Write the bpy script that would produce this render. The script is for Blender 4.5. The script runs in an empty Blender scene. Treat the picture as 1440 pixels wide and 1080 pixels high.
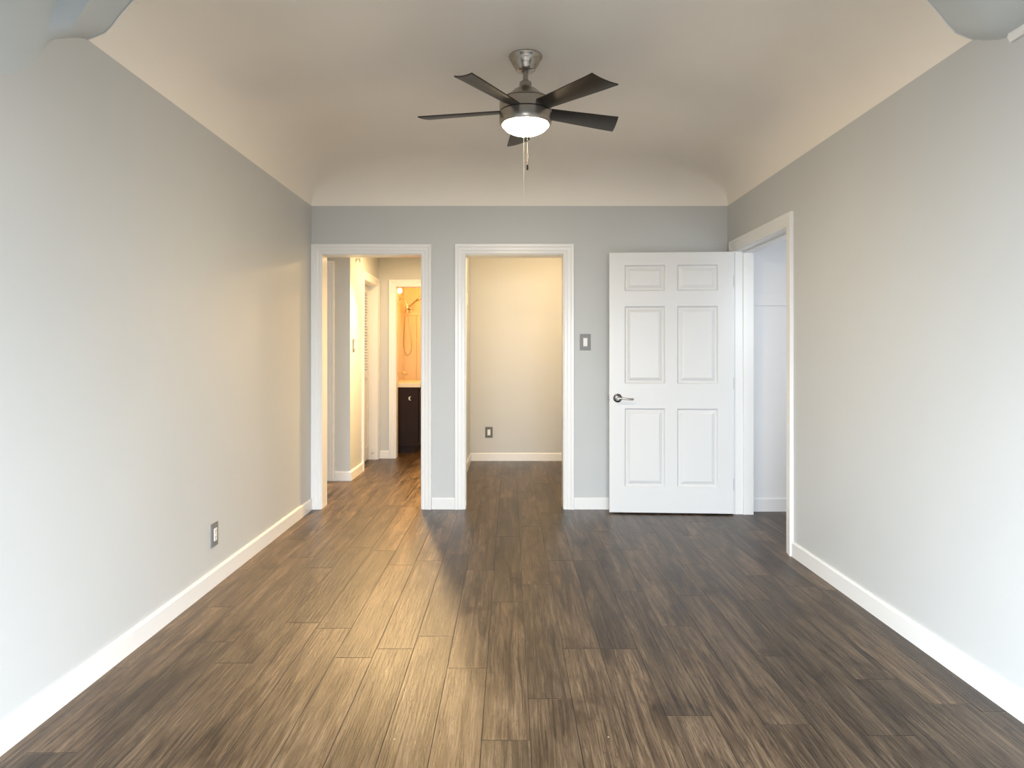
import bpy, bmesh, math, random
from mathutils import Vector, Matrix
random.seed(7)
C = bpy.context.scene
COL = C.collection

# ------------------------------------------------------------------ camera
cam_d = bpy.data.cameras.new('camera'); cam = bpy.data.objects.new('camera', cam_d); COL.objects.link(cam)
cam.location = (0, 0, 1.244); cam.rotation_euler = (math.radians(90), 0, 0)
cam_d.sensor_width = 36; cam_d.lens = 24.0
cam_d.shift_x = 0.0021; cam_d.shift_y = -0.0299
cam_d.clip_start = 0.05
C.camera = cam

# ------------------------------------------------------------------ world, light, exposure
w = bpy.data.worlds.new('world'); C.world = w; w.use_nodes = True
bg = w.node_tree.nodes['Background']; bg.inputs[0].default_value = (1.0, 0.96, 0.90, 1); bg.inputs[1].default_value = 0.75

def area(name, loc, rot, sx, sy, power, color, spread=180):
    d = bpy.data.lights.new(name, 'AREA'); d.shape = 'RECTANGLE'; d.size = sx; d.size_y = sy
    d.energy = power; d.color = color; d.spread = math.radians(spread)
    o = bpy.data.objects.new(name, d); COL.objects.link(o); o.location = loc; o.rotation_euler = rot
    return o
def point(name, loc, power, color, radius):
    d = bpy.data.lights.new(name, 'POINT'); d.energy = power; d.color = color; d.shadow_soft_size = radius
    o = bpy.data.objects.new(name, d); COL.objects.link(o); o.location = loc
    return o
def disk(name, loc, power, color, dia):
    d = bpy.data.lights.new(name, 'AREA'); d.shape = 'DISK'; d.size = dia; d.energy = power; d.color = color
    o = bpy.data.objects.new(name, d); COL.objects.link(o); o.location = loc
    return o
# daylight through the big window behind the camera, coming down from the sky
area('window_daylight', (0.05, -2.50, 1.42), (math.radians(90 - 33), 0, 0), 2.5, 1.35, 185, (0.84, 0.92, 1.0), 86)
# added light from unseen side openings, to brighten the opposite long walls
area('side_fill_left', (-1.53, -0.55, 1.42), (math.radians(90 - 25), 0, math.radians(-90 + 27)), 2.3, 1.35, 85, (0.84, 0.92, 1.0), 86)
area('side_fill_right', (1.685, -0.55, 1.42), (math.radians(90 - 27), 0, math.radians(90 - 26)), 2.3, 1.35, 64, (0.84, 0.92, 1.0), 86)
# lamps and added fill lights
FAN_LAMP = 195.0
disk('hall_lamp', (-1.02, 7.10, 2.34), 22, (1.0, 0.65, 0.30), 0.34)
hd = disk('hall_floor_fill', (-1.05, 7.05, 2.35), 56, (1.0, 0.67, 0.31), 0.12); hd.data.spread = math.radians(96)  # extra hall light, added and aimed to strengthen the pool on the floor
hd.rotation_euler = Vector((0.12, -1.25, -2.35)).to_track_quat('-Z', 'Y').to_euler()
point('closet_lamp', (0.55, 6.30, 2.24), 62, (1.0, 0.70, 0.37), 0.08)
area('side_room_fill', (2.22, 3.54, 1.45), (math.radians(90 - 12), 0, 0), 0.6, 1.1, 10, (0.86, 0.93, 1.0), 140)  # added cool fill inside the right closet, no window built there
point('bath_lamp', (-0.95, 8.95, 2.22), 38, (1.0, 0.52, 0.15), 0.08)

C.view_settings.view_transform = 'Standard'; C.view_settings.look = 'None'
C.view_settings.exposure = 0.07; C.view_settings.gamma = 1.0; C.view_settings.use_curve_mapping = False

# ------------------------------------------------------------------ materials
class NT:
    def __init__(s, name):
        s.m = bpy.data.materials.new(name); s.m.use_nodes = True; s.t = s.m.node_tree
        s.b = s.t.nodes['Principled BSDF']
    def n(s, typ, **kw):
        nd = s.t.nodes.new(typ)
        for k, v in kw.items(): setattr(nd, k, v)
        return nd
    def link(s, a, b): s.t.links.new(a, b)
    def math(s, op, a, b=None, c=None):
        nd = s.n('ShaderNodeMath', operation=op)
        for i, v in enumerate((a, b, c)):
            if v is None: continue
            if isinstance(v, (int, float)): nd.inputs[i].default_value = v
            else: s.link(v, nd.inputs[i])
        return nd.outputs[0]
    def comb(s, x, y, z):
        nd = s.n('ShaderNodeCombineXYZ')
        for i, v in enumerate((x, y, z)):
            if isinstance(v, (int, float)): nd.inputs[i].default_value = v
            else: s.link(v, nd.inputs[i])
        return nd.outputs[0]
    def noise(s, vec, scale, detail=3, rough=0.5, dist=0.0):
        nd = s.n('ShaderNodeTexNoise'); nd.inputs['Scale'].default_value = scale
        nd.inputs['Detail'].default_value = detail; nd.inputs['Roughness'].default_value = rough
        nd.inputs['Distortion'].default_value = dist
        if vec is not None: s.link(vec, nd.inputs['Vector'])
        return nd.outputs['Fac']
    def ramp(s, fac, stops):
        nd = s.n('ShaderNodeValToRGB'); e = nd.color_ramp.elements
        while len(e) < len(stops): e.new(0.5)
        for el, (p, c) in zip(e, stops):
            el.position = p; el.color = (*c, 1) if len(c) == 3 else c
        s.link(fac, nd.inputs[0]); return nd.outputs[0]
    def mix(s, fac, a, b, blend='MIX'):
        nd = s.n('ShaderNodeMix', data_type='RGBA', blend_type=blend)
        if isinstance(fac, (int, float)): nd.inputs[0].default_value = fac
        else: s.link(fac, nd.inputs[0])
        for i, v in ((6, a), (7, b)):
            if isinstance(v, tuple): nd.inputs[i].default_value = (*v, 1)
            else: s.link(v, nd.inputs[i])
        return nd.outputs[2]
    def obj(s): return s.n('ShaderNodeTexCoord').outputs['Object']

def paint(name, col, rough=0.5, bump=0.06, scale=160, var=0.03, spec=0.3):
    t = NT(name); o = t.obj()
    f = t.noise(o, 1.7, 2)
    c2 = tuple(min(1, c * (1 + var)) for c in col); c1 = tuple(c * (1 - var) for c in col)
    t.link(t.mix(f, c1, c2), t.b.inputs['Base Color'])
    t.b.inputs['Roughness'].default_value = rough; t.b.inputs['Specular IOR Level'].default_value = spec
    if bump:
        bp = t.n('ShaderNodeBump'); bp.inputs['Strength'].default_value = bump; bp.inputs['Distance'].default_value = 0.01
        t.link(t.noise(o, scale, 4), bp.inputs['Height']); t.link(bp.outputs[0], t.b.inputs['Normal'])
    return t.m

def metal(name, col, rough=0.3, streak=True):
    t = NT(name); t.b.inputs['Metallic'].default_value = 1.0
    t.b.inputs['Base Color'].default_value = (*col, 1); t.b.inputs['Roughness'].default_value = rough
    if streak:
        mp = t.n('ShaderNodeMapping'); t.link(t.obj(), mp.inputs[0]); mp.inputs['Scale'].default_value = (8, 8, 400)
        f = t.noise(mp.outputs[0], 1.0, 3)
        t.link(t.math('MULTIPLY_ADD', f, 0.08, rough - 0.04), t.b.inputs['Roughness'])
    return t.m

def plain(name, col, rough=0.4, metallic=0.0, spec=0.5):
    t = NT(name); f = t.noise(t.obj(), 40, 2)
    t.link(t.mix(f, tuple(c * 0.96 for c in col), tuple(min(1, c * 1.04) for c in col)), t.b.inputs['Base Color'])
    t.b.inputs['Roughness'].default_value = rough; t.b.inputs['Metallic'].default_value = metallic
    t.b.inputs['Specular IOR Level'].default_value = spec
    return t.m

def emit(name, col, strength):
    t = NT(name); t.b.inputs['Base Color'].default_value = (0.9, 0.88, 0.82, 1)
    t.b.inputs['Emission Color'].default_value = (*col, 1); t.b.inputs['Emission Strength'].default_value = strength
    t.link(t.math('MULTIPLY_ADD', t.noise(t.obj(), 3, 1), 0.02, 0.3), t.b.inputs['Roughness'])
    return t.m

def wood_floor():
    t = NT('wood_plank_floor'); o = t.obj()
    sp = t.n('ShaderNodeSeparateXYZ'); t.link(o, sp.inputs[0]); X, Y = sp.outputs[0], sp.outputs[1]
    PW, PL = 0.157, 1.22
    u = t.math('DIVIDE', t.math('ADD', X, 20.03), PW); row = t.math('FLOOR', u); fu = t.math('FRACT', u)
    wn = t.n('ShaderNodeTexWhiteNoise', noise_dimensions='1D'); t.link(row, wn.inputs['W'])
    v = t.math('ADD', t.math('DIVIDE', t.math('ADD', Y, 20.0), PL), wn.outputs['Value'])
    colm = t.math('FLOOR', v); fv = t.math('FRACT', v)
    wn2 = t.n('ShaderNodeTexWhiteNoise', noise_dimensions='2D'); t.link(t.comb(row, colm, 0), wn2.inputs['Vector'])
    pid = wn2.outputs['Value']
    # seams
    eu = t.math('MULTIPLY', t.math('MINIMUM', fu, t.math('SUBTRACT', 1.0, fu)), PW)
    ev = t.math('MULTIPLY', t.math('MINIMUM', fv, t.math('SUBTRACT', 1.0, fv)), PL)
    e = t.math('MINIMUM', t.math('MULTIPLY', eu, 1.5), ev)
    seam = t.n('ShaderNodeMapRange'); t.link(e, seam.inputs[0]); seam.inputs[1].default_value = 0.0003; seam.inputs[2].default_value = 0.0022
    # grain space: stretched along the plank, jumped per plank
    jx = t.math('MULTIPLY', pid, 37.0)
    g = t.comb(t.math('ADD', t.math('MULTIPLY', X, 14.0), jx), t.math('ADD', t.math('MULTIPLY', Y, 1.1), t.math('MULTIPLY', pid, 91.0)), jx)
    broad = t.noise(g, 1.0, 5, 0.6, 1.2)
    g2 = t.comb(t.math('ADD', t.math('MULTIPLY', X, 120.0), jx), t.math('ADD', t.math('MULTIPLY', Y, 4.0), jx), jx)
    fine = t.noise(g2, 1.0, 4, 0.65, 0.9)
    g3 = t.comb(t.math('ADD', t.math('MULTIPLY', X, 7.0), jx), t.math('ADD', t.math('MULTIPLY', Y, 2.6), jx), jx)
    blot = t.noise(g3, 1.0, 4, 0.6, 0.6)
    s = t.math('ADD', t.math('MULTIPLY', broad, 0.48), t.math('MULTIPLY', fine, 0.52))
    base = t.ramp(s, [(0.36, (0.014, 0.008, 0.005)), (0.455, (0.048, 0.030, 0.017)), (0.54, (0.098, 0.066, 0.040)), (0.66, (0.195, 0.140, 0.090))])
    dark = t.ramp(blot, [(0.30, (0.42, 0.36, 0.31)), (0.47, (1, 1, 1))])
    c = t.mix(1.0, base, dark, 'MULTIPLY')
    # dark grain veins and knots
    g4 = t.comb(t.math('ADD', t.math('MULTIPLY', X, 9.0), jx), t.math('ADD', t.math('MULTIPLY', Y, 0.9), t.math('MULTIPLY', pid, 53.0)), jx)
    vn = t.noise(g4, 1.0, 5, 0.62, 1.6)
    band = t.math('ABSOLUTE', t.math('SUBTRACT', t.math('FRACT', t.math('MULTIPLY', vn, 9.0)), 0.5))
    vein = t.n('ShaderNodeMapRange'); t.link(band, vein.inputs[0]); vein.inputs[1].default_value = 0.0; vein.inputs[2].default_value = 0.085
    vein.inputs[3].default_value = 0.50; vein.inputs[4].default_value = 1.0
    c = t.mix(1.0, c, vein.outputs[0], 'MULTIPLY')
    kv = t.n('ShaderNodeTexVoronoi', feature='F1'); kv.inputs['Scale'].default_value = 1.0
    t.link(t.comb(t.math('ADD', t.math('MULTIPLY', X, 5.2), jx), t.math('MULTIPLY', Y, 2.1), t.math('MULTIPLY', fine, 0.35)), kv.inputs['Vector'])
    knot = t.ramp(kv.outputs['Distance'], [(0.02, (0.28, 0.22, 0.18)), (0.17, (1, 1, 1))])
    c = t.mix(0.75, c, knot, 'MULTIPLY')
    tone = t.ramp(pid, [(0.0, (0.72, 0.71, 0.70)), (0.5, (0.98, 0.97, 0.96)), (1.0, (1.26, 1.22, 1.16))])
    c = t.mix(1.0, c, tone, 'MULTIPLY')
    c = t.mix(t.math('SUBTRACT', 1.0, seam.outputs[0]), c, (0.012, 0.008, 0.005))
    # a few specks of dust and plaster
    vo = t.n('ShaderNodeTexVoronoi', feature='F1'); vo.inputs['Scale'].default_value = 4.2; t.link(o, vo.inputs['Vector'])
    speck = t.math('LESS_THAN', vo.outputs['Distance'], 0.0125)
    c = t.mix(t.math('MULTIPLY', speck, 0.8), c, (0.55, 0.52, 0.48))
    t.link(c, t.b.inputs['Base Color'])
    t.link(t.math('MULTIPLY_ADD', fine, 0.22, 0.24), t.b.inputs['Roughness'])
    t.b.inputs['Specular IOR Level'].default_value = 0.33
    h = t.math('ADD', t.math('MULTIPLY', fine, 0.35), t.math('MULTIPLY', seam.outputs[0], 0.45))
    bp = t.n('ShaderNodeBump'); bp.inputs['Strength'].default_value = 0.8; bp.inputs['Distance'].default_value = 0.006
    t.link(h, bp.inputs['Height']); t.link(bp.outputs[0], t.b.inputs['Normal'])
    return t.m

M = {}
M['floor'] = wood_floor()
M['wall'] = paint('light_grey_wall_paint', (0.555, 0.57, 0.57), 0.42, 0.05)
M['ceil'] = paint('warm_white_ceiling_paint', (0.90, 0.855, 0.785), 0.6, 0.08, 120)
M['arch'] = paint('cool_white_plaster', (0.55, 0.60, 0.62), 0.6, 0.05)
M['trim'] = paint('white_trim_paint', (0.80, 0.80, 0.79), 0.3, 0.02, 60, 0.01, 0.5)
M['door'] = paint('white_door_paint', (0.72, 0.725, 0.725), 0.34, 0.02, 90, 0.01, 0.5)
M['cloak'] = paint('white_closet_paint', (0.80, 0.80, 0.81), 0.5, 0.04)
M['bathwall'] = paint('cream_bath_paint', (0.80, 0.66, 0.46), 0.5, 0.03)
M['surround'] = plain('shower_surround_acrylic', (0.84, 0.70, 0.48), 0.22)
M['nickel'] = metal('brushed_nickel', (0.40, 0.37, 0.33), 0.26)
M['nickel_dark'] = metal('dark_satin_nickel', (0.13, 0.12, 0.11), 0.25)
M['chrome'] = metal('chrome', (0.72, 0.70, 0.66), 0.12, False)
M['bronze'] = metal('warm_shower_chrome', (0.60, 0.50, 0.38), 0.2, False)
M['blade'] = plain('espresso_blade', (0.016, 0.012, 0.009), 0.38, 0.0, 0.4)
M['groove'] = plain('dark_seam', (0.02, 0.018, 0.015), 0.5)
M['dome'] = emit('lit_frosted_glass', (1.0, 0.77, 0.46), FAN_LAMP)
M['globe'] = emit('lit_bulb_glass', (1.0, 0.82, 0.55), 12.0)
M['cord'] = plain('white_cord', (0.78, 0.74, 0.66), 0.5)
M['black'] = plain('black_plastic', (0.012, 0.012, 0.012), 0.4)
M['plate'] = plain('pewter_plate', (0.20, 0.20, 0.195), 0.4, 0.0)
M['plate_brown'] = plain('bronze_plate', (0.10, 0.08, 0.06), 0.4, 0.0)
M['white'] = plain('white_plastic', (0.86, 0.85, 0.82), 0.3)
M['espresso'] = plain('espresso_cabinet', (0.022, 0.009, 0.005), 0.5, 0.0, 0.18)
M['marble'] = plain('cream_cultured_marble', (0.85, 0.78, 0.62), 0.18)
M['void'] = plain('dark_gap', (0.02, 0.02, 0.02), 0.8)

# ------------------------------------------------------------------ geometry helpers
def link(name, bm, m, parent=None, smooth=False):
    me = bpy.data.meshes.new(name)
    bmesh.ops.recalc_face_normals(bm, faces=bm.faces)
    bm.to_mesh(me); bm.free()
    if smooth:
        for p in me.polygons: p.use_smooth = True
    o = bpy.data.objects.new(name, me); COL.objects.link(o)
    for mm in (m if isinstance(m, (list, tuple)) else [m]): me.materials.append(mm)
    if smooth and len(me.polygons) > 0:
        mod = None
        try: me.set_sharp_from_angle(angle=math.radians(38))
        except Exception: pass
    if parent is not None:
        o.parent = parent
        o.matrix_parent_inverse = Matrix.Identity(4)
    return o

def tag(o, label=None, cat=None, group=None, kind=None):
    if label: o['label'] = label
    if cat: o['category'] = cat
    if group: o['group'] = group
    if kind: o['kind'] = kind
    return o

def empty(name, loc, rz=0.0):
    o = bpy.data.objects.new(name, None); COL.objects.link(o); o.location = loc; o.rotation_euler = (0, 0, rz)
    o.empty_display_size = 0.05
    return o

def box(bm, x0, y0, z0, x1, y1, z1, bev=0.0, mat=0):
    vs = [bm.verts.new((x, y, z)) for x in (x0, x1) for y in (y0, y1) for z in (z0, z1)]
    idx = [(0, 1, 3, 2), (4, 6, 7, 5), (0, 4, 5, 1), (2, 3, 7, 6), (0, 2, 6, 4), (1, 5, 7, 3)]
    fs = [bm.faces.new([vs[i] for i in f]) for f in idx]
    for f in fs: f.material_index = mat
    if bev > 0:
        es = list({e for f in fs for e in f.edges})
        bmesh.ops.bevel(bm, geom=es, offset=bev, segments=2, profile=0.6, affect='EDGES')
    return fs

def lathe(bm, prof, seg=48, origin=(0, 0, 0), axis='Z', caps=True):
    rings = []
    ox, oy, oz = origin
    def P(r, h, a):
        c, s = r * math.cos(a), r * math.sin(a)
        return {'Z': (ox + c, oy + s, oz + h), 'Y': (ox + c, oy + h, oz + s), 'X': (ox + h, oy + c, oz + s)}[axis]
    for r, h in prof:
        if r < 1e-6: rings.append([bm.verts.new(P(0, h, 0))])
        else: rings.append([bm.verts.new(P(r, h, 2 * math.pi * k / seg)) for k in range(seg)])
    for a, b in zip(rings, rings[1:]):
        for k in range(seg):
            k2 = (k + 1) % seg
            if len(a) == 1 and len(b) == 1: continue
            if len(a) == 1: bm.faces.new([a[0], b[k], b[k2]])
            elif len(b) == 1: bm.faces.new([a[k], a[k2], b[0]])
            else: bm.faces.new([a[k], a[k2], b[k2], b[k]])
    if caps:
        for r in (rings[0], rings[-1]):
            if len(r) > 1: bm.faces.new(r)

def tube(bm, pts, rad, seg=10):
    pts = [Vector(p) for p in pts]; rings = []
    rads = rad if isinstance(rad, (list, tuple)) else [rad] * len(pts)
    prev = None
    for i, p in enumerate(pts):
        d = (pts[min(i + 1, len(pts) - 1)] - pts[max(i - 1, 0)]).normalized()
        if prev is None:
            n = d.orthogonal().normalized()
        else:
            n = (prev - d * prev.dot(d)).normalized()
        prev = n; b = d.cross(n)
        rings.append([bm.verts.new(p + (n * math.cos(a) + b * math.sin(a)) * rads[i]) for a in [2 * math.pi * k / seg for k in range(seg)]])
    for a, b in zip(rings, rings[1:]):
        for k in range(seg): bm.faces.new([a[k], a[(k + 1) % seg], b[(k + 1) % seg], b[k]])
    bm.faces.new(rings[0]); bm.faces.new(rings[-1])

def smooth_path(pts, n=8):
    P = [Vector(p) for p in pts]; out = []
    Q = [P[0]] + P + [P[-1]]
    for i in range(1, len(Q) - 2):
        for k in range(n):
            t = k / n
            a, b, c, d = Q[i - 1], Q[i], Q[i + 1], Q[i + 2]
            out.append(0.5 * ((2 * b) + (c - a) * t + (2 * a - 5 * b + 4 * c - d) * t * t + (3 * b - a - 3 * c + d) * t ** 3))
    out.append(P[-1]); return out

CASE = [(0.004, 0.0), (0.004, 0.009), (0.010, 0.013), (0.030, 0.013), (0.036, 0.016), (0.058, 0.017), (0.064, 0.021), (0.082, 0.022), (0.086, 0.020), (0.086, 0.0)]
def casing(bm, to3, s0, s1, zt, width=0.086, legs=(True, True)):
    k = width / 0.086; rows = []
    for u, v in CASE:
        u = u * k
        pts = [(s0 - u, 0.0), (s0 - u, zt + u), (s1 + u, zt + u), (s1 + u, 0.0)]
        rows.append([bm.verts.new(to3(s, z, v)) for s, z in pts])
    n = len(rows)
    for i in range(n):
        a, b = rows[i], rows[(i + 1) % n]
        for j in range(3): bm.faces.new([a[j], a[j + 1], b[j + 1], b[j]])
    bm.faces.new([r[0] for r in rows]); bm.faces.new([r[3] for r in rows])

def struct(name, bm, m, label=None, cat=None, parent=None, smooth=False):
    o = link(name, bm, m, parent, smooth)
    if parent is None: tag(o, label, cat, None, 'structure')
    return o

# ------------------------------------------------------------------ room constants
XL, XR, YB = -1.585, 1.739, 5.4545
YBB = YB + 0.149
ZS, ZC = 2.422, 2.742          # cove spring line, flat ceiling
YA = 2.56                      # far edge of the arch
YF = -2.6                      # window wall behind the camera
ZT = 2.031                     # door opening height
HC = 2.40                      # hallway ceiling
TOP = 2.95

# floor
bm = bmesh.new(); box(bm, -2.9, YF - 0.12, -0.06, 2.75, 10.3, 0.0)
struct('floor', bm, M['floor'], 'dark brown wood plank floor running away from the viewer', 'floor')

# walls of the main room
SWY0, SWY1 = -1.75, 0.65  # extent of the added side window openings
bm = bmesh.new(); box(bm, XL - 0.12, YF, 0, XL, SWY0, TOP); box(bm, XL - 0.12, SWY1, 0, XL, YB, TOP)
box(bm, XL - 0.12, SWY0, 0, XL, SWY1, 0.72); box(bm, XL - 0.12, SWY0, 2.07, XL, SWY1, TOP)
struct('wall_left', bm, M['wall'], 'long light grey wall on the left of the room', 'wall')
bm = bmesh.new()
O1 = (-1.500, -0.710); O2 = (-0.352, 0.426); J = 0.02
zt = ZT + J
box(bm, XL - 0.12, YB, 0, O1[0] - J, YBB, zt); box(bm, O1[1] + J, YB, 0, O2[0] - J, YBB, zt)
box(bm, O2[1] + J, YB, 0, XR + 0.14, YBB, zt); box(bm, XL - 0.12, YB, zt, XR + 0.14, YBB, TOP)
struct('wall_back', bm, M['wall'], 'light grey far wall with two open doorways', 'wall')
O3 = (4.272, 5.275)
bm = bmesh.new()
box(bm, XR, YF, 0, XR + 0.14, SWY0, TOP); box(bm, XR, SWY1, 0, XR + 0.14, O3[0] - J, TOP)
box(bm, XR, SWY0, 0, XR + 0.14, SWY1, 0.72); box(bm, XR, SWY0, 2.07, XR + 0.14, SWY1, TOP)
box(bm, XR, O3[1] + J, 0, XR + 0.14, YB, TOP)
box(bm, XR, O3[0] - J, zt, XR + 0.14, O3[1] + J, TOP)
struct('wall_right', bm, M['wall'], 'long light grey wall on the right of the room', 'wall')
# window wall behind the viewer
WX0, WX1, WZ0, WZ1 = -1.2, 1.3, 0.72, 2.12
bm = bmesh.new()
box(bm, XL - 0.12, YF - 0.12, 0, WX0, YF, TOP); box(bm, WX1, YF - 0.12, 0, XR + 0.14, YF, TOP)
box(bm, WX0, YF - 0.12, 0, WX1, YF, WZ0); box(bm, WX0, YF - 0.12, WZ1, WX1, YF, TOP)
struct('wall_front', bm, M['wall'], 'light grey wall with the window, behind the viewer', 'wall')

# coved ceiling over the far part of the room
bm = bmesh.new(); R = 0.44; N = 20; NC = 8; rows = []
for k in range(N + 1):
    a = 0.5 * math.pi * k / N
    d = R * (1 - math.cos(a) ** 0.95); z = ZS + (ZC - ZS) * math.sin(a) ** 0.95
    rc = 0.012 + 1.5 * d
    pts = [(XL + d, YA)]
    for t in range(NC + 1):
        q = math.pi - 0.5 * math.pi * t / NC
        pts.append((XL + d + rc + rc * math.cos(q), YB - d - rc + rc * math.sin(q)))
    for t in range(NC + 1):
        q = 0.5 * math.pi - 0.5 * math.pi * t / NC
        pts.append((XR - d - rc + rc * math.cos(q), YB - d - rc + rc * math.sin(q)))
    pts.append((XR - d, YA))
    rows.append([bm.verts.new((x, y, z)) for x, y in pts])
for a, b in zip(rows, rows[1:]):
    for j in range(len(a) - 1): bm.faces.new([a[j], a[j + 1], b[j + 1], b[j]])
bm.faces.new(rows[-1])
ceil_main = struct('ceiling', bm, M['ceil'], 'warm white coved ceiling above the ceiling fan', 'ceiling')
for p in ceil_main.data.polygons: p.use_smooth = True
ceil_main.data.set_sharp_from_angle(angle=math.radians(50))

# plaster arch and lower ceiling of the near part
def near_profile(zl, zr, steep=False):
    gs = [(0, 0), (.006, .05), (.014, .12), (.028, .24), (.048, .37), (.09, .56), (.16, .75), (.26, .88), (.42, .96), (.62, 1.0)]
    g = [(0, 0), (0.03, 0.035), (0.067, 0.085), (0.095, 0.18), (0.12, 0.29), (0.175, 0.50), (0.25, 0.72), (0.34, 0.87), (0.46, 0.96), (0.62, 1.0)]
    zt_ = 2.722
    L = [(XL + dx, zl + (zt_ - zl) * f) for dx, f in (gs if steep else g)]
    Rr = [(XR - dx, zr + (zt_ - zr) * f) for dx, f in g]
    mid = [(XL + 0.62 + (XR - XL - 1.24) * t, zt_) for t in (0.25, 0.5, 0.75)]
    return L + mid + Rr[::-1]
stations = [(2.560, 2.422, 2.422), (2.50, 2.40, 2.39), (2.43, 2.365, 2.36), (2.355, 2.327, 2.340), (2.31, 2.262, 2.338), (2.264, 2.204, 2.338),
            (2.20, 2.152, 2.337), (2.122, 2.112, 2.336), (2.0, 2.09, 2.335), (1.85, 2.085, 2.335), (0.5, 2.085, 2.335), (-2.6, 2.085, 2.335)]
bm = bmesh.new(); rows = []
for y, zl, zr in stations: rows.append([bm.verts.new((x, y, z)) for x, z in near_profile(zl, zr, y < 2.34)])
for a, b in zip(rows, rows[1:]):
    for j in range(len(a) - 1): bm.faces.new([a[j], a[j + 1], b[j + 1], b[j]])
# upright face above the arch edge, closing against the main ceiling
top = [bm.verts.new((x, YA, 2.80)) for x, z in near_profile(2.422, 2.422)]
for j in range(len(top) - 1): bm.faces.new([rows[0][j], rows[0][j + 1], top[j + 1], top[j]])
arch = struct('ceiling', bm, M['arch'], 'cool grey curved plaster arch and near ceiling at the top corners', 'ceiling')
for p in arch.data.polygons: p.use_smooth = True
arch.data.set_sharp_from_angle(angle=math.radians(55))
# thin white bead along the arch edge, and the crown strip starting at the right
bm = bmesh.new(); pr = near_profile(2.422, 2.422)
tube(bm, [(x + (.002 if x < 0 else -.002), YA - .002, z - .0025) for x, z in pr], 0.0032, 6)
struct('trim_1', bm, M['trim'], 'thin white bead along the far edge of the arch', 'trim')
bm = bmesh.new()
pts = [(0, 0), (0.0, 0.030), (0.018, 0.030), (0.022, 0.018), (0.012, 0.0)]
ra = [bm.verts.new((XR - a, 2.358, 2.318 + b)) for a, b in pts]; rb = [bm.verts.new((XR - a, YF, 2.318 + b)) for a, b in pts]
for j in range(5): bm.faces.new([ra[j], ra[(j + 1) % 5], rb[(j + 1) % 5], rb[j]])
bm.faces.new(ra); bm.faces.new(rb)
struct('trim_2', bm, M['trim'], 'white moulding strip at the top right corner', 'trim')

# window behind the viewer
bm = bmesh.new()
for x0, z0, x1, z1 in ((WX0, WZ0, WX0 + .05, WZ1), (WX1 - .05, WZ0, WX1, WZ1), (WX0 + .05, WZ0, WX1 - .05, WZ0 + .05), (WX0 + .05, WZ1 - .05, WX1 - .05, WZ1), (.025, WZ0 + .05, .075, WZ1 - .05)):
    box(bm, x0, YF - 0.09, z0, x1, YF - 0.05, z1)
struct('window_1', bm, M['trim'], 'white framed window behind the viewer', 'window')

for wn, wx, lab in (('window_added_left', XL - 0.09, 'unseen white framed window added in the left wall for side light'), ('window_added_right', XR + 0.05, 'unseen white framed window added in the right wall for side light')):
    bm = bmesh.new()  # frames for the added side windows, out of view
    for y0, z0, y1, z1 in ((SWY0, .72, SWY0 + .05, 2.07), (SWY1 - .05, .72, SWY1, 2.07), (SWY0 + .05, .72, SWY1 - .05, .77), (SWY0 + .05, 2.02, SWY1 - .05, 2.07), (-.575, .77, -.525, 2.02)):
        box(bm, wx, y0, z0, wx + .04, y1, z1)
    struct(wn, bm, M['trim'], lab, 'window')

# ------------------------------------------------------------------ baseboards
BH = 0.092
def base_profile(h): return [(0, 0), (0.013, 0), (0.013, h - 0.010), (0.008, h), (0, h)]
def baseboard(name, p0, p1, nrm, label, h=BH, mat='trim'):
    bm = bmesh.new(); nx, ny = nrm
    r = []
    for p in (p0, p1): r.append([bm.verts.new((p[0] + nx * u, p[1] + ny * u, z)) for u, z in base_profile(h)])
    for j in range(5): bm.faces.new([r[0][j], r[0][(j + 1) % 5], r[1][(j + 1) % 5], r[1][j]])
    bm.faces.new(r[0]); bm.faces.new(r[1])
    return struct(name, bm, M[mat], label, 'baseboard')
CW = 0.086
baseboard('baseboard_left', (XL, YF), (XL, YB - 0.022), (1, 0), 'white baseboard along the left wall')
baseboard('baseboard_right', (XR, YF), (XR, O3[0] - CW - .001), (-1, 0), 'white baseboard along the right wall')
baseboard('baseboard_back', (O1[1] + CW + .001, YB), (O2[0] - CW - .001, YB), (0, -1), 'short white baseboard between the two far doorways')
baseboard('baseboard_back', (O2[1] + CW + .001, YB), (XR - 0.024, YB), (0, -1), 'white baseboard behind the open panel door')

# ------------------------------------------------------------------ door frames
def frame(name, label, to3, depth_to3, s0, s1, thick, width=CW, stop=None):
    """casing on the near face plus the jamb lining through the wall"""
    bm = bmesh.new(); casing(bm, to3, s0, s1, ZT, width)
    o = struct(name, bm, M['trim'], label, 'door frame')
    bm = bmesh.new()
    def bx(sa, sb, za, zb, da, db):
        a = depth_to3(sa, za, da); b = depth_to3(sb, zb, db)
        box(bm, min(a[0], b[0]), min(a[1], b[1]), za, max(a[0], b[0]), max(a[1], b[1]), zb)
    bx(s0 - J + .001, s0, 0.0005, ZT + J - .001, 0, thick); bx(s1, s1 + J - .001, 0.0005, ZT + J - .001, 0, thick); bx(s0, s1, ZT, ZT + J - .001, 0, thick)
    if stop:
        a, b = stop
        bx(s0, s0 + .012, 0.0005, ZT, a, b); bx(s1 - .012, s1, 0.0005, ZT, a, b); bx(s0 + .012, s1 - .012, ZT - .012, ZT, a, b)
    struct('jamb', bm, M['trim'], parent=o)
    return o
backw = lambda s, z, v: (s, YB - v, z); backd = lambda s, z, d: (s, YB + d, z)
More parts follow.
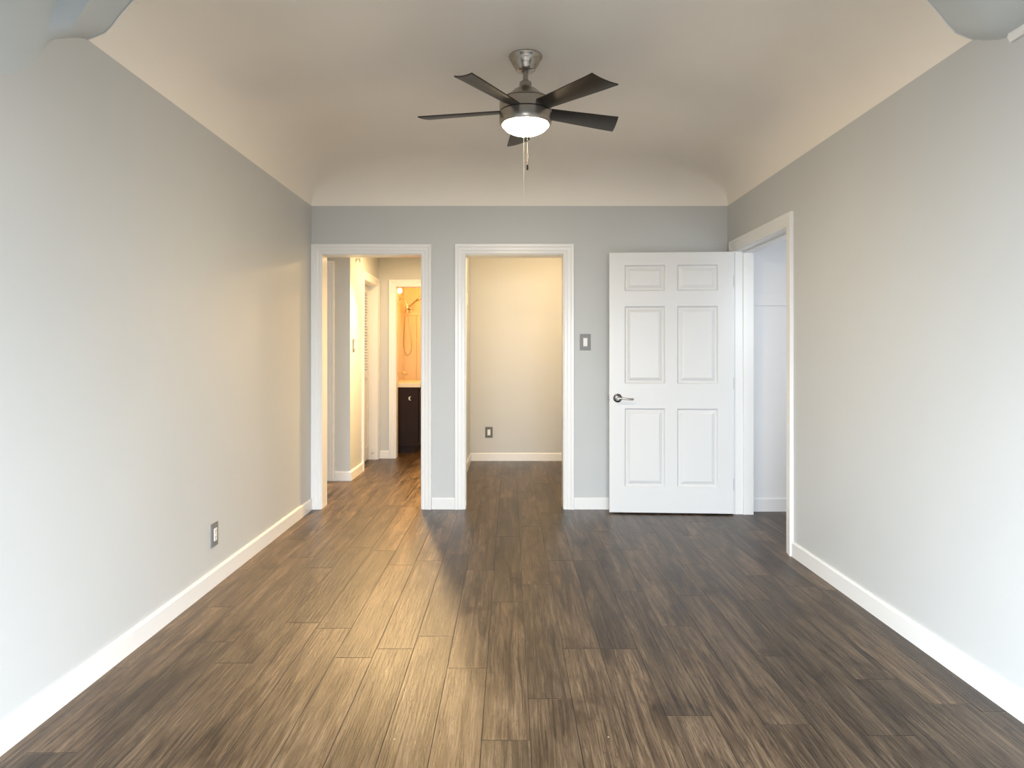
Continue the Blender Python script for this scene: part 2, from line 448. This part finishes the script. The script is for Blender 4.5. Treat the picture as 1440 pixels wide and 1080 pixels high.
# left casing of the hallway doorway meets the corner: width 0.085
frame('trim_3', 'white casing around the left doorway to the hallway', backw, backd, O1[0], O1[1], 0.149, 0.0845)
frame('trim_4', 'white casing around the middle doorway to the small room', backw, backd, O2[0], O2[1], 0.149)
f3 = frame('trim_5', 'white casing around the doorway in the right wall', lambda s, z, v: (XR - v, s, z), lambda s, z, d: (XR + d, s, z), O3[0], O3[1], 0.14, CW, (0.062, 0.140))
bm = bmesh.new(); box(bm, XR + 0.012, O3[0] - .002, 0.88, XR + 0.055, O3[0] + .002, 0.94); box(bm, XR - 0.003, O3[0] - .004, 0.892, XR + 0.014, O3[0] + .003, 0.928, .0015)
sp_ = link('strike_plate', bm, M['nickel_dark'], f3); sp_['label'] = 'dark metal strike plate'

# ------------------------------------------------------------------ six panel door
DW, DH, DT = 0.948, 2.012, 0.035
def panel_door_mesh():
    bm = bmesh.new()
    xs = [0, .118, .428, .530, .832, DW]; xs[4] = DW - .118; xs[3] = xs[4] - .310
    zs = [0, .200, .806, .998, 1.597, 1.715, 1.916, DH]
    for side in (0, 1):
        y0 = 0.0 if side == 0 else DT; sg = 1 if side == 0 else -1
        grid = {}
        V = lambda x, z, d: bm.verts.new((x, y0 + sg * d, z))
        for i, x in enumerate(xs):
            for j, z in enumerate(zs): grid[i, j] = V(x, z, 0)
        for i in range(5):
            for j in range(7):
                cor = [grid[i, j], grid[i + 1, j], grid[i + 1, j + 1], grid[i, j + 1]]
                if i in (1, 3) and j in (1, 3, 5):
                    x0, x1, z0, z1 = xs[i], xs[i + 1], zs[j], zs[j + 1]; prev = cor
                    for ins, d in ((.003, .004), (.012, .013), (.020, .013), (.044, .003), (.048, .0025)):
                        cur = [V(x0 + ins, z0 + ins, d), V(x1 - ins, z0 + ins, d), V(x1 - ins, z1 - ins, d), V(x0 + ins, z1 - ins, d)]
                        for k in range(4): bm.faces.new([prev[k], prev[(k + 1) % 4], cur[(k + 1) % 4], cur[k]])
                        prev = cur
                    bm.faces.new(prev)
                else: bm.faces.new(cor)
    # edges
    for x in (0, DW): bm.faces.new([bm.verts.new(p) for p in ((x, 0, 0), (x, DT, 0), (x, DT, DH), (x, 0, DH))])
    for z in (0, DH): bm.faces.new([bm.verts.new(p) for p in ((0, 0, z), (DW, 0, z), (DW, DT, z), (0, DT, z))])
    bmesh.ops.remove_doubles(bm, verts=bm.verts, dist=1e-5)
    return bm
# local x runs from the latch edge to the hinge edge
ang = math.atan2(5.243 - 5.297, 0.948)
door = empty('door_1', (0.772, 5.297, 0.012), ang)
tag(door, 'white six panel door standing open against the far wall', 'door', None, 'structure')
link('panel', panel_door_mesh(), M['door'], door)
def lever(parent):
    hx, hz = 0.064, 0.885
    bm = bmesh.new()
    lathe(bm, [(0, -0.011), (.026, -0.011), (.033, -0.007), (.0345, 0.0)], 36, (hx, 0, hz), 'Y')
    r = link('rosette', bm, M['nickel_dark'], parent, True)
    bm = bmesh.new()
    lathe(bm, [(.011, -0.048), (.011, -0.008)], 20, (hx, 0, hz), 'Y')
    pts = smooth_path([(hx - .010, -.046, hz + .001), (hx + .03, -.049, hz), (hx + .075, -.050, hz - .004), (hx + .118, -.047, hz - .006)], 6)
    tube(bm, pts, [.0085] * 6 + [.0075] * (len(pts) - 7) + [.005], 12)
    l = link('lever', bm, M['nickel'], parent, True)
    return r
h = empty('handle', (0, 0, 0)); h.parent = door
lever(h)
bm = bmesh.new(); box(bm, -0.0018, .006, .855, 0.0004, .029, .915); box(bm, -.011, .011, .875, .0, .024, .893, .003)
lt = link('latch', bm, M['nickel_dark'], door); lt['label'] = 'dark metal latch bolt'
for zc in (0.22, 1.0, 1.79):
    bm = bmesh.new(); lathe(bm, [(0, -.048), (.004, -.047), (.0058, -.044), (.0058, .044), (.004, .047), (0, .048)], 14, (DW + .004, DT * .5 + .012, zc))
    box(bm, DW - .0005, .006, zc - .042, DW + .0015, DT - .004, zc + .042)
    link('hinge', bm, M['nickel'], door, True)

# ------------------------------------------------------------------ cloak closet behind the right wall
CX0 = XR + 0.14; CYB = 5.38
bm = bmesh.new(); box(bm, CX0, CYB, 0, 2.70, CYB + .06, 2.5)
struct('wall_closet_back', bm, M['cloak'], 'white wall inside the closet seen past the open door', 'wall')
bm = bmesh.new(); box(bm, 2.60, 3.5, 0, 2.70, CYB, 2.5)
struct('wall_closet_side', bm, M['cloak'], 'white side wall inside the right closet', 'wall')
bm = bmesh.new(); box(bm, CX0, 3.4, 0, 2.70, 3.5, 2.5)
struct('wall_closet_front', bm, M['cloak'], 'white near wall inside the right closet', 'wall')
bm = bmesh.new(); box(bm, CX0, 3.4, 2.42, 2.70, CYB + .06, 2.5)
struct('ceiling', bm, M['cloak'], 'white ceiling of the closet in the right wall', 'ceiling')
bm = bmesh.new(); box(bm, CX0 + .001, CYB - .019, 1.619, 2.598, CYB, 1.720, .002)
struct('trim_6', bm, M['cloak'], 'white horizontal board on the closet wall behind the open door', 'trim')
baseboard('baseboard_closet', (CX0 + .001, CYB), (2.6, CYB), (0, -1), 'white baseboard at the foot of the right closet wall', .106, 'cloak')

# ------------------------------------------------------------------ small room behind the middle doorway
SX0, SX1, SYB = -0.459, 0.85, 7.909
bm = bmesh.new(); box(bm, SX0, SYB, 0, SX1 + .1, SYB + .1, 2.5)
struct('wall_small_room_back', bm, M['wall'], 'grey wall in warm light at the back of the small room', 'wall')
bm = bmesh.new(); box(bm, SX0 - .12, YBB, 0, SX0, 8.09, 2.5)
struct('wall_small_room_left', bm, M['wall'], 'grey side wall between hallway and small room', 'wall')
bm = bmesh.new(); box(bm, SX1, YBB, 0, SX1 + .1, SYB, 2.5)
struct('wall_small_room_right', bm, M['wall'], 'grey right hand wall of the small room', 'wall')
bm = bmesh.new(); box(bm, SX0, YBB, 2.352, SX1 + .1, SYB + .1, 2.5)
struct('ceiling', bm, M['ceil'], 'low ceiling of the small room behind the middle doorway', 'ceiling')
baseboard('baseboard_small_room', (SX0 + .013, SYB), (SX1, SYB), (0, -1), 'white baseboard at the back of the small room')
baseboard('baseboard_small_room_side', (SX0, YBB), (SX0, SYB), (1, 0), 'white baseboard on the left side of the small room')

# ------------------------------------------------------------------ hallway
HX = -1.56; HY0, HY1 = 6.67, 8.09
bm = bmesh.new(); box(bm, -2.75, HY0, 0, HX, HY0 + .12, 2.5)
struct('wall_hall_corner', bm, M['wall'], 'grey hallway wall end facing the viewer', 'wall')
O4 = (7.275, 8.000); O5 = (-1.345, -0.640)
bm = bmesh.new()
box(bm, HX - .14, HY0 + .12, 0, HX, O4[0] - J, 2.5); box(bm, HX - .14, O4[1] + J, 0, HX, HY1, 2.5); box(bm, HX - .14, O4[0] - J, zt, HX, O4[1] + J, 2.5)
struct('wall_hall_left', bm, M['wall'], 'hallway side wall holding the louvred door', 'wall')
bm = bmesh.new()
box(bm, HX - .14, HY1, 0, O5[0] - J, HY1 + .12, 2.5); box(bm, O5[1] + J, HY1, 0, SX0, HY1 + .12, 2.5); box(bm, O5[0] - J, HY1, zt, O5[1] + J, HY1 + .12, 2.5)
struct('wall_hall_end', bm, M['wall'], 'hallway end wall with the bathroom doorway', 'wall')
bm = bmesh.new(); box(bm, -2.85, YBB, 0, -2.75, HY0 + .12, 2.5)
struct('wall_hall_far_left', bm, M['wall'], 'grey wall closing the side arm of the hallway', 'wall')
bm = bmesh.new(); box(bm, -2.85, YBB, HC, SX0 - .12, HY1 + .12, 2.5)
struct('ceiling', bm, M['ceil'], 'ceiling of the hallway behind the left doorway', 'ceiling')
frame('trim_7', 'cream lit casing around the louvred door in the hallway', lambda s, z, v: (HX + v, s, z), lambda s, z, d: (HX - d, s, z), O4[0], O4[1], 0.14)
frame('trim_8', 'cream lit casing around the bathroom doorway', lambda s, z, v: (s, HY1 - v, z), lambda s, z, d: (s, HY1 + d, z), O5[0], O5[1], 0.12)
bm = bmesh.new(); casing(bm, lambda s, z, v: (s, HY0 - v, z), -2.52, -1.796, 2.06)
o = struct('trim_9', bm, M['trim'], 'white door casing at the left edge of the hallway view', 'door frame')
bm = bmesh.new(); box(bm, -2.52, HY0 - .004, 0.002, -1.796, HY0, 2.06)
struct('door_panel', bm, M['door'], parent=o)
baseboard('baseboard_hall_corner', (-1.709, HY0), (HX + .013, HY0), (0, -1), 'baseboard on the hallway wall end facing the viewer')
baseboard('baseboard_hall_left', (HX, HY0), (HX, O4[0] - CW - .001), (1, 0), 'baseboard on the hallway side wall below the switch')
baseboard('baseboard_hall_end', (HX + .023, HY1), (O5[0] - CW - .001, HY1), (0, -1), 'short baseboard beside the bathroom doorway')

# louvred door, closed, deep in its frame
bm = bmesh.new(); ya, yb = O4[0] + .003, O4[1] - .003; xa, xb = HX - .125, HX - .095
box(bm, xa, ya, .008, xb, ya + .055, ZT - .004); box(bm, xa, yb - .055, .008, xb, yb, ZT - .004)
box(bm, xa, ya + .055, .008, xb, yb - .055, .16); box(bm, xa, ya + .055, ZT - .09, xb, yb - .055, ZT - .004)
box(bm, xa, ya + .055, .96, xb, yb - .055, 1.05); box(bm, xa + .008, ya + .055, .16, xb - .010, yb - .055, .96)
d2 = struct('door_2', bm, M['door'], 'white louvred door on the hallway left side', 'door')
bm = bmesh.new(); z = 1.062
while z < ZT - .10:
    v = [bm.verts.new(p) for p in ((xa + .003, ya + .055, z + .026), (xb - .002, ya + .055, z), (xb - .002, ya + .055, z + .007), (xa + .003, ya + .055, z + .033))]
    u = [bm.verts.new((q.co.x, yb - .055, q.co.z)) for q in v]
    for k in range(4): bm.faces.new([v[k], v[(k + 1) % 4], u[(k + 1) % 4], u[k]])
    z += .033
link('louver_panel', bm, M['door'], d2)
bm = bmesh.new(); lathe(bm, [(0, .045), (.014, .043), (.019, .034), (.016, .022), (.008, .016), (.008, .004), (.020, .003), (.020, 0)], 20, (xb, ya + .20, .905), 'X')
link('knob', bm, M['bronze'], d2, True)

# bathroom
BX0, BX1, BY0, BY1 = -1.56, 0.3, HY1 + .12, 10.05
bm = bmesh.new(); box(bm, BX0 - .1, BY0, 0, BX0, BY1 + .1, 2.5)
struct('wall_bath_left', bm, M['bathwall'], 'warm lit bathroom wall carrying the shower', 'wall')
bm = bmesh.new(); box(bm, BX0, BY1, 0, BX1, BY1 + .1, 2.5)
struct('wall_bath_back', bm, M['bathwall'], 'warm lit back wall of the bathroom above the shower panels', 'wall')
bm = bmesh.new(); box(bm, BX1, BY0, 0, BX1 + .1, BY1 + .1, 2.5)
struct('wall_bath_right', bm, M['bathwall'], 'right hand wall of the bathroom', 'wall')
bm = bmesh.new(); box(bm, BX0 - .1, BY0, HC, BX1 + .1, BY1 + .1, 2.5)
struct('ceiling', bm, M['ceil'], 'ceiling of the bathroom', 'ceiling')

# tub with moulded wall panels
tub = empty('shower_tub', (BX0, 9.34, 0)); tag(tub, 'cream bathtub with moulded shower panels behind the vanity', 'bathtub')
bm = bmesh.new()
L_, W_ = 1.52, BY1 - 9.34 - .004; a0 = .004
def tub_ring(i, z): return [bm.verts.new(p) for p in ((a0 + i, i, z), (L_ - i, i, z), (L_ - i, W_ - i, z), (a0 + i, W_ - i, z))]
rs = [tub_ring(0.0, 0.001), tub_ring(0, .46), tub_ring(.01, .47), tub_ring(.07, .47), tub_ring(.09, .44), tub_ring(.15, .12), tub_ring(.2, .09)]
for a, b in zip(rs, rs[1:]):
    for k in range(4): bm.faces.new([a[k], a[(k + 1) % 4], b[(k + 1) % 4], b[k]])
bm.faces.new(rs[0]); bm.faces.new(rs[-1])
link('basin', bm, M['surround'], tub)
bm = bmesh.new()
box(bm, .004, W_ - .014, .473, L_, W_, 1.84, .003); box(bm, .004, W_ - .030, 1.80, L_, W_ - .0145, 1.84, .004)
for cx in (.22, .62, 1.02):
    pts = [(cx - .04, W_ - .014), (cx - .02, W_ - .030), (cx + .02, W_ - .030), (cx + .04, W_ - .014)]
    lo = [bm.verts.new((x, y, .48)) for x, y in pts]; hi = [bm.verts.new((x, y, 1.80)) for x, y in pts]
    for k in range(3): bm.faces.new([lo[k], lo[k + 1], hi[k + 1], hi[k]])
    bm.faces.new(lo); bm.faces.new(hi)
box(bm, .002, .01, .473, .014, W_ - .031, 1.84, .003)
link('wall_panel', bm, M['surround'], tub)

# shower set
SY = 9.66
sh = empty('shower_set', (BX0, SY, 2.0)); tag(sh, 'chrome hand shower with looping hose on the bathroom wall', 'shower')
bm = bmesh.new(); tube(bm, smooth_path([(.0, 0, .02), (.03, 0, .02), (.065, 0, -.005), (.09, 0, -.045), (.105, 0, -.095)], 6), .011, 12); lathe(bm, [(.03, 0.0005), (.028, .008), (.012, .012)], 24, (0, 0, .02), 'X')
link('arm', bm, M['bronze'], sh, True)
bm = bmesh.new(); lathe(bm, [(0, -.03), (.02, -.028), (.026, -.01), (.026, .01), (.02, .03), (0, .032)], 20, (.105, 0, -.115))
link('diverter', bm, M['bronze'], sh, True)
bm = bmesh.new(); tube(bm, [(.113, -.03, -.135), (.155, -.035, -.080), (.215, -.04, -.025), (.265, -.045, .010)], [.011, .012, .015, .018], 12)
link('hand_wand', bm, M['bronze'], sh, True)
bm = bmesh.new(); lathe(bm, [(0, .02), (.03, .016), (.048, .0), (.05, -.012), (.04, -.02), (0, -.02)], 24)
bmesh.ops.rotate(bm, verts=bm.verts, cent=(0, 0, 0), matrix=Matrix.Rotation(math.radians(-50), 3, 'Y')); bmesh.ops.translate(bm, verts=bm.verts, vec=(.295, -.05, .025))
link('hand_shower_head', bm, M['chrome'], sh, True)
bm = bmesh.new(); lathe(bm, [(0, .03), (.014, .028), (.018, .01), (.045, -.02), (.047, -.03), (0, -.032)], 24)
bmesh.ops.rotate(bm, verts=bm.verts, cent=(0, 0, 0), matrix=Matrix.Rotation(math.radians(-35), 3, 'Y')); bmesh.ops.translate(bm, verts=bm.verts, vec=(.150, .01, -.145))
link('fixed_head', bm, M['chrome'], sh, True)
bm = bmesh.new()
tube(bm, smooth_path([(.090, -.02, -.14), (.078, -.02, -.25), (.064, -.02, -.45), (.058, -.02, -.62), (.075, -.02, -.73), (.112, -.02, -.780), (.155, -.02, -.75), (.172, -.02, -.66), (.160, -.02, -.52), (.132, -.025, -.32), (.116, -.03, -.20), (.113, -.03, -.135)], 6), .0075, 8)
link('hose', bm, M['bronze'], sh, True)

# vanity
VY0, VY1, VX1 = 8.50, 9.28, -1.142
va = empty('bathroom_vanity', (BX0, VY0, 0)); tag(va, 'dark espresso vanity cabinet with cream top in the bathroom', 'vanity')
vw = VX1 - BX0; vl = VY1 - VY0
bm = bmesh.new(); box(bm, .003, 0, .09, vw, vl, .82, .003); box(bm, .003, .03, .0, vw - .05, vl - .03, .09)
link('body', bm, M['espresso'], va)
bm = bmesh.new(); box(bm, .003, -.015, .8205, vw + .03, vl + .012, .877, .006); box(bm, .003, -.015, .877, .02, vl + .012, .96, .004)
link('countertop', bm, M['marble'], va)
for k in range(2):
    bm = bmesh.new(); y0 = .02 + k * (vl / 2 - .01); y1 = y0 + vl / 2 - .03
    box(bm, vw + .0005, y0, .13, vw + .019, y1, .79, .004); box(bm, vw + .019, y0 + .06, .20, vw + .022, y1 - .06, .72, .002)
    d = link('cabinet_door', bm, M['espresso'], va)
    bm = bmesh.new(); ky = y1 - .03 if k == 0 else y0 + .03
    lathe(bm, [(0, .028), (.011, .026), (.013, .02), (.006, .012), (.006, 0)], 16, (vw + .019, ky, .70), 'X')
    link('knob', bm, M['chrome'], d, True)
fa = empty('faucet', (BX0 + .09, 8.86, .878)); tag(fa, 'small metal faucet spout over the vanity top', 'faucet')
bm = bmesh.new(); lathe(bm, [(0, .0), (.026, .0), (.026, .008), (.018, .014), (.016, .10), (.012, .115), (0, .118)], 20)
link('base', bm, M['bronze'], fa, True)
bm = bmesh.new(); tube(bm, smooth_path([(.0, 0, .095), (.05, 0, .118), (.10, 0, .112), (.135, 0, .085)], 6), .011, 12)
link('spout', bm, M['bronze'], fa, True)
bm = bmesh.new(); tube(bm, [(0, 0, .118), (-.005, 0, .135), (-.03, 0, .15)], [.010, .009, .007], 10)
link('handle', bm, M['bronze'], fa, True)
# crescent hook on the end of the vanity
bm = bmesh.new()
tube(bm, smooth_path([(.012, -.012, .022), (-.006, -.014, .014), (-.013, -.015, -.002), (-.006, -.015, -.018), (.010, -.014, -.024)], 5), [.003] * 5 + [.006] * 11 + [.004] * 5, 10)
box(bm, -.012, -.012, -.006, .0, -.0005, .006)
hk = link('towel_hook', bm, M['white'], None, True); hk.location = (-1.242, VY0, .686)
tag(hk, 'small pale crescent shaped hook on the end of the dark vanity', 'hook')
# globe light on the bathroom wall
vl_ = empty('vanity_light', (BX0, 8.80, 2.05)); tag(vl_, 'small glowing globe light high on the bathroom wall', 'lamp')
bm = bmesh.new(); lathe(bm, [(.05, .001), (.05, .02), (.02, .03), (.015, .09), (.0, .09)], 24, (0, 0, 0), 'X')
link('bracket', bm, M['chrome'], vl_, True)
bm = bmesh.new(); lathe(bm, [(0, -.033)] + [(.033 * math.cos(a), .033 * math.sin(a)) for a in [math.radians(t) for t in range(-75, 90, 15)]] + [(0, .033)], 24, (.138, 0, 0))
link('globe', bm, M['globe'], vl_, True)

# ------------------------------------------------------------------ ceiling lights out of sight in hallway, small room and bathroom are plain lamps above

# ------------------------------------------------------------------ switches and outlets
def wall_plate(name, label, cat, loc, rz, plate, kind, w=.082, hgt=.124):
    """local: x across, -y out of the wall, z up, centre at origin"""
    r = empty(name, loc, rz); tag(r, label, cat)
    bm = bmesh.new(); box(bm, -w / 2, -.006, -hgt / 2, w / 2, -.0004, hgt / 2, .0022); box(bm, -w / 2 + .010, -.0078, -hgt / 2 + .012, w / 2 - .010, -.006, hgt / 2 - .012, .001)
    link('cover_plate', bm, plate, r)
    if kind == 'switch':
        bm = bmesh.new(); v = [(-.016, -.0085, -.033), (.016, -.0085, -.033), (.016, -.0125, .033), (-.016, -.0125, .033)]
        f = [bm.verts.new(p) for p in v]; b = [bm.verts.new((p[0], -.007, p[2])) for p in v]
        bm.faces.new(f); bm.faces.new(b)
        for k in range(4): bm.faces.new([f[k], f[(k + 1) % 4], b[(k + 1) % 4], b[k]])
        link('rocker', bm, M['white'], r)
    elif kind == 'outlet':
        bm = bmesh.new(); box(bm, -.0165, -.0105, -.0335, .0165, -.0075, .0335, .001)
        s = link('receptacle', bm, M['white'], r)
        bm = bmesh.new()
        for zc in (-.017, .017):
            box(bm, -.0075, -.0109, zc - .001, -.0050, -.0104, zc + .008); box(bm, .0050, -.0109, zc - .001, .0075, -.0104, zc + .007)
            lathe(bm, [(.0024, -.0109), (.0024, -.0104)], 12, (0, 0, zc - .008), 'Y')
        link('slots', bm, M['black'], s)
    return r
wall_plate('light_switch', 'pewter plate with white rocker switch beside the open panel door', 'light switch', ((823 - 717) / 176, YB, 1.244 + (497 - 481.2) / 176), 0, M['plate'], 'switch', .086, .130)
wall_plate('outlet', 'pewter plate outlet low on the long left wall', 'outlet', (XL, 3.655, .275), math.radians(90), M['plate'], 'outlet', .082, .126)
wall_plate('outlet', 'brown plate outlet low on the back wall of the small room', 'outlet', (-.242, SYB, .330), 0, M['plate_brown'], 'outlet', .086, .124)
wall_plate('light_switch', 'tan plate switch on the hallway side wall near the louvred door', 'light switch', (HX, 6.81, 1.325), math.radians(90), M['plate'], 'switch', .08, .125)
r = wall_plate('wall_plate', 'blank pale plate high on the left wall of the small room', 'wall plate', (SX0, 7.27, 1.825), math.radians(90), M['white'], 'blank', .085, .125)
# small sensor high on hallway wall
se = empty('wall_sensor', (HX, 6.93, 2.195)); tag(se, 'small pale bracket device high on the hallway wall', 'sensor')
bm = bmesh.new(); box(bm, .0005, -.018, -.012, .012, .018, .028, .003); tube(bm, [(.010, 0, .012), (.035, 0, .006)], .006, 10)
link('bracket', bm, M['white'], se)
bm = bmesh.new(); lathe(bm, [(0, -.03), (.012, -.028), (.018, -.01), (.016, .012), (.008, .018), (0, .018)], 18, (.043, 0, .002))
link('sensor_head', bm, M['white'], se, True)
# spring door stop at the far jamb of the louvred door
bm = bmesh.new(); lathe(bm, [(.012, 0), (.012, .004), (.005, .006), (.005, .045), (.009, .046), (.009, .058), (0, .06)], 16)
bmesh.ops.rotate(bm, verts=bm.verts, cent=(0, 0, 0), matrix=Matrix.Rotation(math.radians(90), 3, 'X'))
ds = link('door_stop', bm, M['bronze'], None, True); ds.location = (HX - .045, O4[1] - .0005, .085)
tag(ds, 'tiny metal door stop low in the louvred door frame', 'door stop')

# ------------------------------------------------------------------ ceiling fan
FX, FY = 0.079, 3.44
fan = empty('ceiling_fan', (FX, FY, ZC)); tag(fan, 'brushed nickel ceiling fan with five dark blades and a lit dome', 'ceiling fan')
Z0 = ZC
def zz(z): return z - Z0
bm = bmesh.new(); lathe(bm, [(.0, zz(2.7418)), (.083, zz(2.7418)), (.085, zz(2.736)), (.082, zz(2.728)), (.077, zz(2.724)), (.074, zz(2.715)), (.062, zz(2.692)), (.052, zz(2.680)), (.050, zz(2.672)), (.040, zz(2.664)), (.018, zz(2.660)), (0, zz(2.660))], 56)
link('canopy', bm, M['nickel'], fan, True)
bm = bmesh.new(); lathe(bm, [(.0135, zz(2.665)), (.0135, zz(2.595))], 24)
link('downrod', bm, M['nickel'], fan, True)
bm = bmesh.new(); lathe(bm, [(0, zz(2.612)), (.026, zz(2.612)), (.030, zz(2.608)), (.032, zz(2.588)), (.036, zz(2.580)), (.058, zz(2.569)), (.070, zz(2.558)), (.088, zz(2.543)), (.112, zz(2.528)), (.124, zz(2.519)), (.124, zz(2.516)), (0, zz(2.516))], 64)
link('motor_cover', bm, M['nickel'], fan, True)
bm = bmesh.new(); lathe(bm, [(0, zz(2.513)), (.126, zz(2.513)), (.131, zz(2.508)), (.132, zz(2.462)), (.132, zz(2.458)), (.129, zz(2.457)), (.129, zz(2.453)), (.132, zz(2.452)), (.132, zz(2.420)), (.130, zz(2.400)), (.126, zz(2.392)), (.118, zz(2.392)), (.118, zz(2.405)), (0, zz(2.405))], 72)
mh = link('motor_housing', bm, M['nickel'], fan, True)
bm = bmesh.new(); lathe(bm, [(.1225, zz(2.5158)), (.1225, zz(2.5132))], 64); lathe(bm, [(.1298, zz(2.4568)), (.1298, zz(2.4532))], 64)
link('seam_ring', bm, M['groove'], mh, True)
bm = bmesh.new(); lathe(bm, [(0.1165, zz(2.4045)), (.1165, zz(2.396)), (.112, zz(2.386)), (.098, zz(2.371)), (.076, zz(2.359)), (.05, zz(2.352)), (.025, zz(2.349)), (0, zz(2.348))], 64)
link('light_dome', bm, M['dome'], fan, True)
def blade_mesh(th):
    """blade along +x, pitched, then turned to angle th"""
    bm = bmesh.new(); st = []
    for x, hw0, hw1, sk in ((.122, .044, .044, 0), (.17, .046, .047, 0), (.26, .050, .052, 0), (.36, .056, .058, 0), (.46, .061, .064, 0), (.515, .065, .067, 0)):
        st.append((x, -hw0, hw1))
    rows = []
    for i, (x, a, b) in enumerate(st):
        xa = x; xb = x
        if i == len(st) - 1: xa, xb = .505, .548
        col = []
        for k in range(7):
            t = k / 6; y = a + (b - a) * t; xx = xa + (xb - xa) * t
            camb = -.006 * (1 - (2 * t - 1) ** 2)
            col.append((xx, y, camb))
        rows.append(col)
    topv = [[bm.verts.new((x, y, z + .003)) for x, y, z in c] for c in rows]
    botv = [[bm.verts.new((x, y, z - .003)) for x, y, z in c] for c in rows]
    for V in (topv, botv):
        for a, b in zip(V, V[1:]):
            for k in range(6): bm.faces.new([a[k], a[k + 1], b[k + 1], b[k]])
    for i in range(len(rows) - 1):
        for k in (0, 6): bm.faces.new([topv[i][k], topv[i + 1][k], botv[i + 1][k], botv[i][k]])
    for i in (0, len(rows) - 1):
        for k in range(6): bm.faces.new([topv[i][k], topv[i][k + 1], botv[i][k + 1], botv[i][k]])
    bmesh.ops.rotate(bm, verts=bm.verts, cent=(0, 0, 0), matrix=Matrix.Rotation(math.radians(-13), 3, 'X'))
    bmesh.ops.rotate(bm, verts=bm.verts, cent=(0, 0, 0), matrix=Matrix.Rotation(math.radians(th), 3, 'Z'))
    bmesh.ops.translate(bm, verts=bm.verts, vec=(0, 0, zz(2.468)))
    return bm
for th in (93, 168, 237, 311, 23):
    b = link('blade', blade_mesh(th), M['blade'], fan, True)
def chain(x, y, ztop, zbot, r, beads):
    bm = bmesh.new()
    if beads:
        z = ztop
        while z > zbot:
            lathe(bm, [(0, -.0022), (.0019, -.001), (.0019, .001), (0, .0022)], 8, (x, y, zz(z))); z -= .0052
        tube(bm, [(x, y, zz(ztop)), (x, y, zz(zbot))], .0007, 6)
    else: tube(bm, [(x, y, zz(ztop)), (x, y, zz(zbot))], r, 8)
    return bm
cy = 3.335 - FY
c1 = link('pull_cord', chain(.068 - FX, cy, 2.405, 1.990, .0016, False), M['cord'], fan); c1['label'] = 'long white pull cord'
c2 = link('pull_chain', chain(.0858 - FX, cy, 2.405, 2.168, .0012, True), M['nickel'], fan); c2['label'] = 'short beaded metal pull chain'
bm = bmesh.new(); lathe(bm, [(0, 0), (.003, -.001), (.0045, -.006), (.0050, -.012), (.0050, -.026), (.003, -.029), (0, -.029)], 14, (.0858 - FX, cy, zz(2.168)))
link('fob', bm, M['black'], c2, True)
